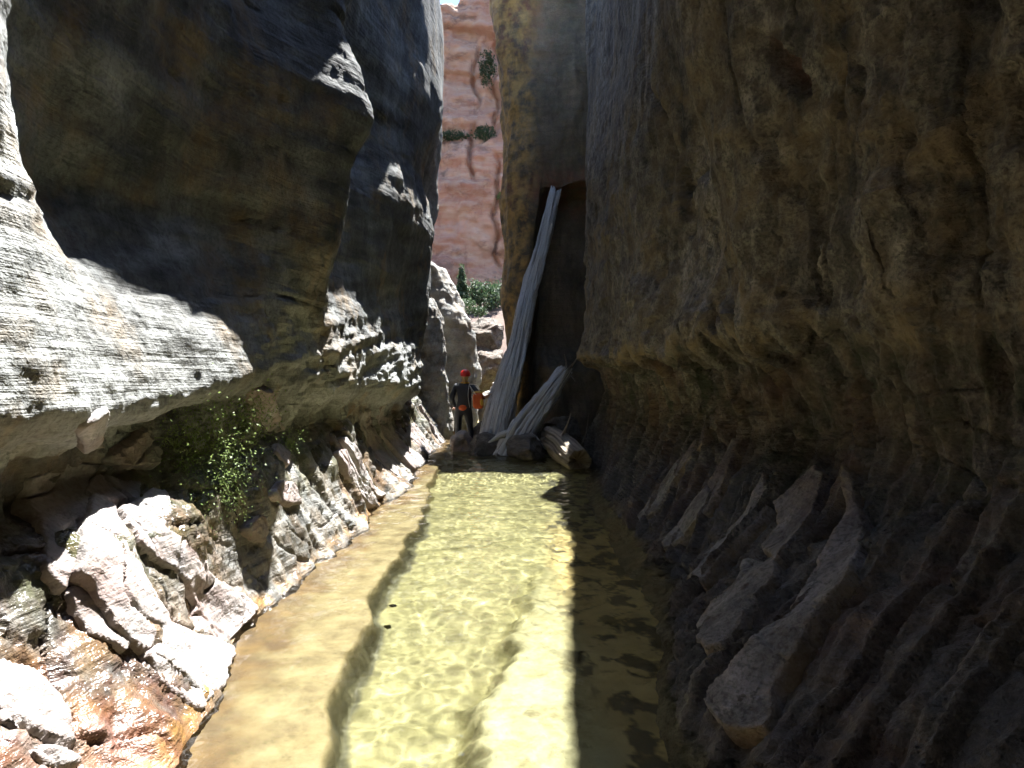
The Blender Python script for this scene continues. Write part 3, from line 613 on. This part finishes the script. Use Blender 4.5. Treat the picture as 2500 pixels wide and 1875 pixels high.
boulder('boulder', (-.80, 20.2, 1.9), (.72, .8, .85), .5, M_right, 21, 'brown rounded boulder with a sunlit rim, wedged beside the tall fin', red=.4, och=.1, wet=0)
boulder('boulder', (-.98, 20.9, 2.95), (.72, .7, .72), .2, M_right, 22, 'reddish block stacked on the brown boulder at the bend, topped by two green shrubs', red=.4, och=.1, wet=0)
boulder('boulder', (-.62, 17.0, .75), (.22, .25, .55), .2, M_slab, 23, 'small white sunlit block just right of the red helmet', wet=0)
boulder('boulder', (-.36, 18.0, .9), (.20, .25, .6), .9, M_slab, 24, 'slim sunlit stone showing left of the leaning log', wet=0)
boulder('boulder', (-.95, 12.85, .26), (.26, .22, .30), .4, M_slab, 25, 'pale wet rock in the stream below the wading person', wet=.7)
boulder('boulder', (-.45, 12.6, .20), (.55, .40, .34), 1.0, M_right, 26, 'dark wet boulder under the foot of the tall leaning log', wet=.6)
boulder('boulder', (.24, 12.2, .20), (.62, .40, .34), 2.0, M_right, 27, 'dark wet boulder under the splayed roots of the short log', wet=.6)
boulder('boulder', (1.0, 13.3, .25), (.55, .5, .55), 2.6, M_right, 28, 'dark brown boulder between the short log and the right wall', wet=.3)
boulder('boulder', (-.05, 14.0, .30), (.8, .6, .62), 3.3, M_right, 29, 'dark boulder in the shade behind both logs', wet=.3)

# ------------------------------------------------------------------ driftwood
def wood(name, pal):
    k = NT(name)
    v = k.n('ShaderNodeAttribute', attribute_name='grain').outputs['Vector']
    g = k.noise(1.0, 5, 0.65, k.mapped((5, 5, .45), src=v))
    c = k.ramp(g, [(0.28, pal[0]), (0.45, pal[1]), (0.62, pal[2]), (0.8, pal[3])])
    c = k.mix(k.ramp(k.noise(2.0, 4, 0.6), [(0.42, 0.0), (0.66, 0.8)]), c, pal[4])
    c = k.mix(k.ramp(k.noise(1.0, 3, 0.7, k.mapped((22, 22, 1.0), src=v)), [(0.36, 0.75), (0.46, 0.0)]), c, (pal[0][0]*.5, pal[0][1]*.5, pal[0][2]*.5))
    c = k.mix(k.math('MULTIPLY', k.attr('split'), 0.8), c, (pal[0][0]*.6, pal[0][1]*.5, pal[0][2]*.4))
    return k.set(c, 0.85, k.bump(k.noise(1.0, 4, 0.7, k.mapped((26, 26, 1.2), src=v)), 0.8, 0.03))
M_wood = wood('weathered_wood', [(0.14, 0.14, 0.14), (0.50, 0.51, 0.52), (0.68, 0.69, 0.70), (0.78, 0.79, 0.79), (0.52, 0.48, 0.43)])
M_wood2 = wood('brown_driftwood', [(0.08, 0.06, 0.045), (0.26, 0.215, 0.165), (0.40, 0.35, 0.28), (0.50, 0.45, 0.38), (0.17, 0.13, 0.09)])
def axis_frames(pts, n):
    P = np.array(pts, float); L = np.concatenate([[0], np.cumsum(np.linalg.norm(np.diff(P, axis=0), axis=1))])
    s = np.linspace(0, L[-1], n); A = np.stack([pchip(L, P[:, i], s) for i in range(P.shape[1])], 1)
    T = np.gradient(A[:, :3], axis=0); T /= np.linalg.norm(T, axis=1)[:, None]
    up = np.array([0.0, 1.0, 0.05]); U = np.cross(T, up); U /= np.linalg.norm(U, axis=1)[:, None]; W = np.cross(T, U)
    return A, T, U, W, s
def log_mesh(name, pts, seed, nl=170, na=110, groove=.17, jag0=.0, jag1=.25, flute=0.0, lobes=5, amp=1.0):
    """pts rows: x y z radius; deep lengthwise checks, frayed ends"""
    A, T, U, W, s = axis_frames(pts, nl); L = s[-1]
    th = np.linspace(0, 2*np.pi, na+1)
    c, sn = np.cos(th), np.sin(th)
    Sg, Tg = np.meshgrid(s, th, indexing='ij'); tw = Tg+0.035*Sg
    Q = np.stack([np.cos(tw)*1.0, np.sin(tw)*1.0, Sg*0.045], 2).reshape(-1, 3)
    g = ridge(Q, (2.3, 2.3, 2.2), 5, seed*5.1).reshape(Sg.shape)
    big = fbm(Q, (1.1, 1.1, 1.5), 2, seed*2.0).reshape(Sg.shape)
    st = np.floor(fbm(Q*np.array([1, 1, 9.]), (2.2, 2.2, 1.6), 3, seed+50).reshape(Sg.shape)*4)/4
    sp_ = ridge(Q, (1.5, 1.5, 1.3), 2, seed*3.3).reshape(Sg.shape)           # a few deep splits
    knot = fbm(Q*np.array([1, 1, 20.]), (1.2, 1.2, 1.0), 3, seed+70).reshape(Sg.shape)
    spl = sstep(1.25, 1.42, sp_+.25*fbm(Q*np.array([1, 1, 14.]), (1, 1, 1), 2, seed+33).reshape(Sg.shape))
    R = A[:, 3][:, None]*(1+groove*(g-1.0)*0.28+amp*(.12*big+.34*st-.30*spl+.14*sstep(.3, .6, knot)))
    if flute: R = R*(1+flute*np.exp(-Sg/ (0.18*L))*np.maximum(0, np.cos(lobes*Tg+1.0+seed)))
    e0 = jag0*np.clip(fbm(Q*np.array([1, 1, 0]), (2.6, 2.6, 1), 3, seed+9).reshape(Sg.shape)+.3, 0, 1)
    e1 = jag1*np.clip(fbm(Q*np.array([1, 1, 0]), (3.2, 3.2, 1), 3, seed+4).reshape(Sg.shape)+.4, 0, 1.2)
    S2 = e0+Sg/L*(L-e0-e1)                                  # frayed ends: each strand stops elsewhere
    ax = np.stack([np.interp(S2, s, A[:, i]) for i in range(3)], 2)
    Uq = np.stack([np.interp(S2, s, U[:, i]) for i in range(3)], 2); Wq = np.stack([np.interp(S2, s, W[:, i]) for i in range(3)], 2)
    G = ax+R[..., None]*(np.cos(Tg)[..., None]*Uq+np.sin(Tg)[..., None]*Wq)
    capA = A[0, :3]+T[0]*(jag0*.6+.02); capB = A[-1, :3]-T[-1]*(jag1*.75+.10)
    rows = [np.repeat(capA[None, None], na+1, 1), G[:1]*.35+.65*capA, G, G[-1:]*.35+.65*capB, np.repeat(capB[None, None], na+1, 1)]
    GG = np.concatenate(rows, 0); n = GG.shape[0]
    gr = np.stack([np.cos(tw), np.sin(tw), Sg], 2); gr = np.concatenate([gr[:1], gr[:1], gr, gr[-1:], gr[-1:]], 0)
    sa = np.concatenate([np.ones((2, na+1)), spl, np.ones((2, na+1))], 0)
    me = mesh_np(name, flat(GG), gridq(n, na+1), True, dict(split=sa))
    at = me.attributes.new('grain', 'FLOAT_VECTOR', 'POINT'); at.data.foreach_set('vector', np.ascontiguousarray(gr, np.float32).ravel())
    return me
def tube(name, pts, mat, parent, nl=24, na=8):
    A, T, U, W, s = axis_frames(pts, nl); th = np.linspace(0, 2*np.pi, na+1)
    G = A[:, None, :3]+A[:, 3][:, None, None]*(np.cos(th)[None, :, None]*U[:, None]+np.sin(th)[None, :, None]*W[:, None])
    G = np.concatenate([np.repeat(A[:1, None, :3], na+1, 1), G, np.repeat(A[-1:, None, :3], na+1, 1)], 0)
    me = mesh_np(name, flat(G), gridq(nl+2, na+1))
    gr = np.stack(np.broadcast_arrays(np.cos(th)[None], np.sin(th)[None], np.concatenate([s[:1], s, s[-1:]])[:, None]), 2)
    at = me.attributes.new('grain', 'FLOAT_VECTOR', 'POINT'); at.data.foreach_set('vector', np.ascontiguousarray(gr, np.float32).ravel())
    return link(name, me, mat, parent)
big = empty('leaning_log', (0, 0, 0))
tag(big, 'tall grey weathered log leaning against the dark rock recess', 'log')
link('trunk', log_mesh('trunk', [(-.38, 12.90, .10, .28), (-.28, 13.03, .70, .25), (-.14, 13.3, 1.3, .25), (.14, 13.75, 2.3, .20), (.36, 14.15, 3.3, .18), (.65, 14.5, 4.4, .145), (.95, 14.98, 5.75, .11)], 1, 320, 170, .22, .0, .18, .18, 5), M_wood, big)
tube('knot', [(.74, 14.55, 4.55, .05), (.83, 14.5, 4.72, .035), (.86, 14.48, 4.86, .02)], M_wood, big)
for e in ((-.75, 12.75, .12), (-.15, 12.5, .18)):
    tube('root', [(-.35, 12.95, .55, .12), ((-.35+e[0])/2, (12.95+e[1])/2, (.55+e[2])/2+.04, .085), (*e, .03)], M_wood, big)
short = empty('broken_log', (0, 0, 0))
tag(short, 'short grey splintered log tilted right, its roots fanned out on the rocks', 'log')
link('trunk', log_mesh('trunk', [(-.12, 12.16, .05, .24), (.18, 12.46, .58, .235), (.48, 12.75, 1.0, .20), (.80, 13.0, 1.4, .165), (1.08, 13.2, 1.76, .13)], 4, 200, 150, .26, .0, .14, .25, 6), M_wood, short)
for e in ((-.42, 12.2, .40), (.30, 12.05, .20), (.60, 12.2, .28)):
    tube('root', [(.16, 12.42, .58, .10), ((.14+e[0])/2, (12.4+e[1])/2, (.58+e[2])/2+.05, .07), (*e, .015)], M_wood, short)
for e in ((1.28, 13.0, 2.0), (1.2, 12.9, 1.5), (1.0, 13.0, 2.02)):
    tube('splinter', [(1.05, 13.15, 1.7, .03), ((1.05+e[0])/2+.02, (13.15+e[1])/2, (1.7+e[2])/2, .02), (*e, .006)], M_wood2, short)
chunk = empty('fallen_log', (0, 0, 0))
tag(chunk, 'stubby brown log lying at the right water edge, broken end toward the viewer', 'log')
link('trunk', log_mesh('trunk', [(.70, 12.7, .50, .17), (.80, 12.1, .43, .22), (.95, 11.4, .30, .23), (1.08, 10.8, .20, .20)], 7, 110, 100, .12, .1, .06, amp=.4), M_wood2, chunk)
tube('branch_stub', [(.86, 11.7, .55, .03), (.95, 11.6, .78, .014), (1.0, 11.55, .95, .007)], M_wood2, chunk)
for i, (p, e, lab) in enumerate((((1.15, 11.9, .25), (1.32, 11.7, .95), 'thin bare twig standing up behind the stubby brown log'), ((.5, 12.2, .45), (.95, 12.0, .62), 'curved dry twig across the roots of the short log'))):
    m = ((p[0]+e[0])/2+.06, (p[1]+e[1])/2, (p[2]+e[2])/2+.05)
    o = tube('twig', [(*p, .014), (*m, .010), (*e, .004)], M_wood2, None, 14, 6); tag(o, lab, 'twig')

# ------------------------------------------------------------------ plants
def leafmat(name, a, b):
    k = NT(name); i = k.n('ShaderNodeObjectInfo')
    c = k.ramp(k.noise(6.0, 3, 0.6), [(0.35, a), (0.65, b)])
    k.b.inputs['Subsurface Weight'].default_value = 0.0
    t = k.n('ShaderNodeBsdfTranslucent'); k.l(c, t.inputs['Color'])
    m = k.n('ShaderNodeMixShader'); m.inputs[0].default_value = 0.35
    k.set(c, 0.6); k.l(k.b.outputs[0], m.inputs[1]); k.l(t.outputs[0], m.inputs[2]); k.l(m.outputs[0], k.o.inputs['Surface'])
    return k.m
M_fern = leafmat('fern_leaf', (0.10, 0.16, 0.04), (0.24, 0.32, 0.11))
M_pine = leafmat('pine_leaf', (0.03, 0.055, 0.025), (0.07, 0.11, 0.05))
def leaves(name, P, size, mat, parent, seed, droop=0.4):
    r = np.random.RandomState(seed); n = len(P)
    d = r.normal(size=(n, 3)); d[:, 2] -= droop; d /= np.linalg.norm(d, axis=1)[:, None]
    e = np.cross(d, r.normal(size=(n, 3))); e /= np.linalg.norm(e, axis=1)[:, None]
    s = size*r.uniform(.6, 1.4, n)[:, None]; nz = np.cross(d, e)*s*.15
    V = np.stack([P, P+d*s*.5+e*s*.28+nz, P+d*s, P+d*s*.5-e*s*.28+nz], 1).reshape(-1, 3)
    return link(name, mesh_np(name, V, np.arange(4*n).reshape(-1, 4), False), mat, parent)
def clump(px, py, S, rad, n, size, label, seed, out=0.10):
    i, j = S.find(px, py); b = S.G[i, j]; nv = S.N[i, j]; r = np.random.RandomState(seed)
    P = r.normal(size=(n, 3))*np.array([rad*.5, rad, rad*.8])*.5
    w = fbm(P+seed, 9.0, 2); P = P[w > -0.15]
    P = P+b+nv*(out+np.abs(r.normal(size=(len(P), 1)))*out*.8)
    o = empty('fern', tuple(b)); tag(o, label, 'fern', 'ferns on the left bank')
    f = leaves('foliage', P-b, size, M_fern, o, seed)
    for q in range(9):
        e = P[r.randint(len(P))]-b
        tube('stem', [(0, 0, 0, .004), (e[0]*.5, e[1]*.5, e[2]*.5+.03, .003), (*e, .0015)], M_fern, o, 8, 5)
    return o
clump(205, 452, SL, .50, 5200, .016, 'large bright green fern spilling down the bank below the sunlit ledge', 1, .035)
clump(176, 446, SL, .26, 1800, .015, 'small green fern left of the large one, next to the broken blocks', 2, .03)
clump(243, 410, SL, .32, 2600, .016, 'fern growing high in the dark hollow under the ledge nose', 3, .035)
clump(288, 446, SL, .16, 800, .015, 'tiny green tuft at the top of the ribbed bank, right of the ferns', 4, .03)
clump(222, 484, SL, .34, 1800, .014, 'thin sparse green growth low on the wet bank below the ferns', 5, .02)
def shrub(name, loc, rad, n, size, label, seed, cat='shrub', mat=None, cone=False, group='greenery at the far cliff'):
    r = np.random.RandomState(seed); o = empty(name, loc); tag(o, label, cat, group)
    if cone:
        h = rad[2]; zq = r.beta(1.1, 1.8, n)*h; a = r.uniform(0, 2*np.pi, n); rr = rad[0]*(1-zq/h)*np.sqrt(r.uniform(.15, 1, n))*(0.75+.35*np.sin(zq*9/h*6.28/3+a*2))
        P = np.stack([rr*np.cos(a), rr*np.sin(a), zq*0.93+.08*h-.15*rr], 1)
    else:
        u = r.normal(size=(n, 3)); u /= np.linalg.norm(u, axis=1)[:, None]
        P = u*np.cbrt(r.uniform(.1, 1, n))[:, None]*np.array(rad); P *= (1+.35*fbm(u+seed, 2.0, 2))[:, None]; P[:, 2] += rad[2]*.8
        P = P[fbm(P/np.array(rad)+seed, 2.2, 2) > -.2]
    leaves('crown', P, size, mat or M_pine, o, seed, .2)
    tube('trunk', [(0, 0, -.3, .06*rad[2]), (.02, 0, rad[2]*.4, .045*rad[2]), (0, 0, rad[2]*(.95 if cone else .9), .012*rad[2])], M_wood2, o, 8, 6)
    return o
shrub('conifer_tree', (-3.1, 42, 6.2), (.75, .75, 2.6), 2200, .16, 'small dark conifer at the foot of the red cliff, left one', 1, 'tree', None, True)
shrub('bushy_tree', (-1.75, 42, 6.2), (1.0, .9, .9), 2200, .17, 'wide dark bush at the foot of the red cliff, beside the buttress', 2, 'tree')
shrub('bushy_tree', (-.95, 43, 6.4), (.6, .6, .9), 1200, .16, 'dark bush half hidden by the tinted buttress edge', 3, 'tree')
shrub('shrub', (-1.40, 20.4, 3.62), (.30, .3, .22), 700, .07, 'small green shrub at the left shoulder of the ledge block, nearest the fin', 4)
shrub('shrub', (-1.0, 20.2, 3.50), (.26, .25, .14), 600, .07, 'low green shrub on the rounded top of the ledge block at the bend', 5)
shrub('shrub', cliff(-5.6, 24.3), (1.6, .5, .45), 1100, .2, 'green strip of bushes on a high ledge of the red cliff', 6)
shrub('shrub', cliff(-2.6, 24.2), (1.1, .5, .7), 900, .2, 'bushes around the vertical crack in the red cliff', 7)
shrub('shrub', cliff(-2.4, 30.5), (.8, .6, 1.8), 1200, .22, 'tall green bush growing from the upper crack of the red cliff', 8)
shrub('shrub', cliff(-.85, 18.6), (.6, .5, .3), 400, .2, 'pale bush sticking out beside the buttress edge', 9, 'shrub', M_fern)
o = boulder('stone', (-.80, 4.55, -.10), (.03, .04, .02), .3, M_wood2, 31, 'small dark pebble lying in the clear water beside the shelf'); o['category'] = 'stone'

# ------------------------------------------------------------------ the wading person
def plain(name, c, rough=0.6, nz=None):
    k = NT(name); f = k.noise(nz or 30, 3, 0.6)
    return k.set(k.mix(k.ramp(f, [(0.3, 0.0), (0.7, 0.5)]), c, tuple(x*.6 for x in c)), rough, k.bump(f, .2, .005))
M_skin = plain('skin', (.55, .33, .24)); M_suit = plain('wetsuit', (.012, .014, .02), .5); M_red = plain('helmet_shell', (.62, .02, .015), .3)
M_hair = plain('blond_hair', (.42, .28, .11), .5, 60); M_orange = plain('orange_fabric', (.62, .10, .01), .6); M_yel = plain('yellow_fabric', (.65, .36, .04), .6)
M_white = plain('white_cord', (.6, .6, .57), .6); M_black = plain('black_strap', (.02, .02, .02), .5)
def skin(name, V, E, R, mat, parent, root=0, sub=2):
    me = bpy.data.meshes.new(name); me.from_pydata(V, E, [])
    ob = bpy.data.objects.new(name, me); C.objects.link(ob)
    m = ob.modifiers.new('skin', 'SKIN'); m.use_smooth_shade = True
    for i, r in enumerate(R): me.skin_vertices[0].data[i].radius = (r, r) if not isinstance(r, tuple) else r
    me.skin_vertices[0].data[root].use_root = True
    s = ob.modifiers.new('sub', 'SUBSURF'); s.levels = sub; s.render_levels = sub
    dg = bpy.context.evaluated_depsgraph_get(); e = bpy.data.meshes.new_from_object(ob.evaluated_get(dg))
    bpy.data.objects.remove(ob); e.name = name
    for p in e.polygons: p.use_smooth = True
    return link(name, e, mat, parent)
per = empty('person', (-.97, 13.5, 0.0))
per.scale = (.95, .95, .95); per.location.z = .10
tag(per, 'person seen from behind in black wetsuit and red helmet, hand on the leaning log', 'person')
J = dict(pel=(0, 0, .92), wst=(.015, 0, 1.06), chs=(.03, .01, 1.27), nkb=(.035, .02, 1.42), nck=(.04, .03, 1.49), hd=(.045, .045, 1.585), tp=(.045, .045, 1.665),
 ls=(-.155, .01, 1.37), le=(-.24, -.03, 1.12), lw=(-.17, .14, .93), lh=(-.15, .2, .87), rs=(.205, .0, 1.35), re=(.37, -.12, 1.13), rw=(.47, -.16, 1.15), rh=(.53, -.17, 1.18),
 lt=(-.10, 0, .84), lk=(-.11, .06, .46), la=(-.12, -.01, .07), lf=(-.13, .14, .02), rt=(.10, 0, .84), rk=(.14, .14, .5), ra=(.15, .04, .10), rf=(.16, .19, .05))
RAD = dict(pel=(.15, .12), wst=(.135, .105), chs=(.165, .12), nkb=(.09, .08), nck=.055, hd=(.078, .095), tp=(.06, .07), ls=.066, le=.045, lw=.030, lh=.034, rs=.066, re=.045, rw=.030, rh=.034,
 lt=.092, lk=.062, la=.042, lf=.035, rt=.092, rk=.062, ra=.042, rf=.035)
ED = [('pel', 'wst'), ('wst', 'chs'), ('chs', 'nkb'), ('nkb', 'nck'), ('nck', 'hd'), ('hd', 'tp'), ('chs', 'ls'), ('ls', 'le'), ('le', 'lw'), ('lw', 'lh'), ('chs', 'rs'), ('rs', 're'), ('re', 'rw'), ('rw', 'rh'),
 ('pel', 'lt'), ('lt', 'lk'), ('lk', 'la'), ('la', 'lf'), ('pel', 'rt'), ('rt', 'rk'), ('rk', 'ra'), ('ra', 'rf')]
def graph(keys, extra=0.0, sc=1.0):
    ix = {k_: i for i, k_ in enumerate(keys)}
    V = [J[k_] for k_ in keys]; E = [(ix[a], ix[b]) for a, b in ED if a in ix and b in ix]
    R = [tuple(x*sc+extra for x in (RAD[k_] if isinstance(RAD[k_], tuple) else (RAD[k_],)*2)) for k_ in keys]
    return V, E, R
ks = list(J); V, E, R = graph(ks)
for hb, dr in (('rh', 1), ('lh', -1)):                   # five fingers on each hand, slightly curled
    bx_, by_, bz_ = J[hb]; b_i = ks.index(hb)
    for f in range(5):
        o1 = (bx_+.035*dr+(.0 if f else -.03), by_+(.028-.018*f if f else -.045), bz_+(.022 if f else .01))
        ln = (.035, .045, .05, .046, .036)[f]
        o2 = (o1[0]+ln*.8*dr, o1[1]-(.012 if f else .02), o1[2]+ln*.6); o3 = (o2[0]+ln*.35, o2[1]-.004, o2[2]-ln*.2)
        n0 = len(V); V += [o1, o2, o3]; E += [(b_i, n0), (n0, n0+1), (n0+1, n0+2)]; R += [(.010, .010), (.009, .009), (.007, .007)]
skin('body', V, E, R, M_skin, per, 0)
V, E, R = graph([k_ for k_ in ks if k_ not in ('nck', 'hd', 'tp', 'lh', 'rh')], .012)
skin('wetsuit', V, E, R, M_suit, per, 0)
def blob(name, loc, size, mat, parent, fn=None, sub=3):
    V, T = ico(sub); W = V*np.array(size)
    if fn: W = fn(V, W)
    o = link(name, mesh_np(name, W, T), mat, parent); o.location = loc; return o
def helm(V, W):
    W = W.copy(); W[:, 2] = np.maximum(W[:, 2], -.035+.02*V[:, 1]); low = V[:, 2] < -.25
    W[low, :2] *= 1.07; return W
h = blob('helmet', (.045, .045, 1.625), (.108, .128, .105), M_red, per, helm)
blob('helmet_band', (0, 0, -.028), (.112, .132, .014), M_black, h)
hair = blob('hair', (.042, .0, 1.555), (.072, .06, .085), M_hair, per, lambda V, W: W*(1+.12*fbm(V*np.array([4, 4, .6]), 1.5, 2))[:, None])
tube('ponytail', [(.04, -.05, 1.55, .035), (.03, -.085, 1.49, .03), (.02, -.10, 1.43, .012)], M_hair, per)
blob('collar', (.035, .015, 1.445), (.098, .09, .028), M_yel, per)
blob('hip_pouch', (.0, -.135, .93), (.085, .045, .06), M_orange, per)
bag = empty('dry_bag', (-.66, 13.25, 0.98)); bag.scale = (.78, .78, .85)
tag(bag, 'orange dry bag slung at the right side of the wading person', 'bag')
def bagf(V, W):
    W = np.sign(V)*np.abs(V)**.62*np.array((.135, .11, .19)); return W*(1+.07*fbm(V, 2.0, 3))[:, None]
b = blob('bag_body', (0, 0, .17), (1, 1, 1), M_orange, bag, bagf)
blob('rolled_top', (.0, 0, .185), (.12, .05, .04), M_yel, b); blob('side_patch', (.08, -.06, -.03), (.05, .06, .10), M_yel, b)
tube('shoulder_cord', [(-.22, -.07, .55, .006), (-.12, -.14, .40, .006), (-.04, -.12, .30, .006)], M_white, bag)
tube('shoulder_cord', [(-.22, -.07, .54, .006), (-.24, -.17, .30, .006), (-.20, -.16, .02, .006)], M_white, bag)
tube('shoulder_cord', [(-.21, -.07, .54, .006), (-.15, -.15, .36, .006), (-.155, -.16, .24, .008)], M_white, bag)
tube('shoulder_cord', [(-.22, -.05, .55, .006), (-.05, -.08, .54, .006), (.06, -.05, .42, .006)], M_white, bag)
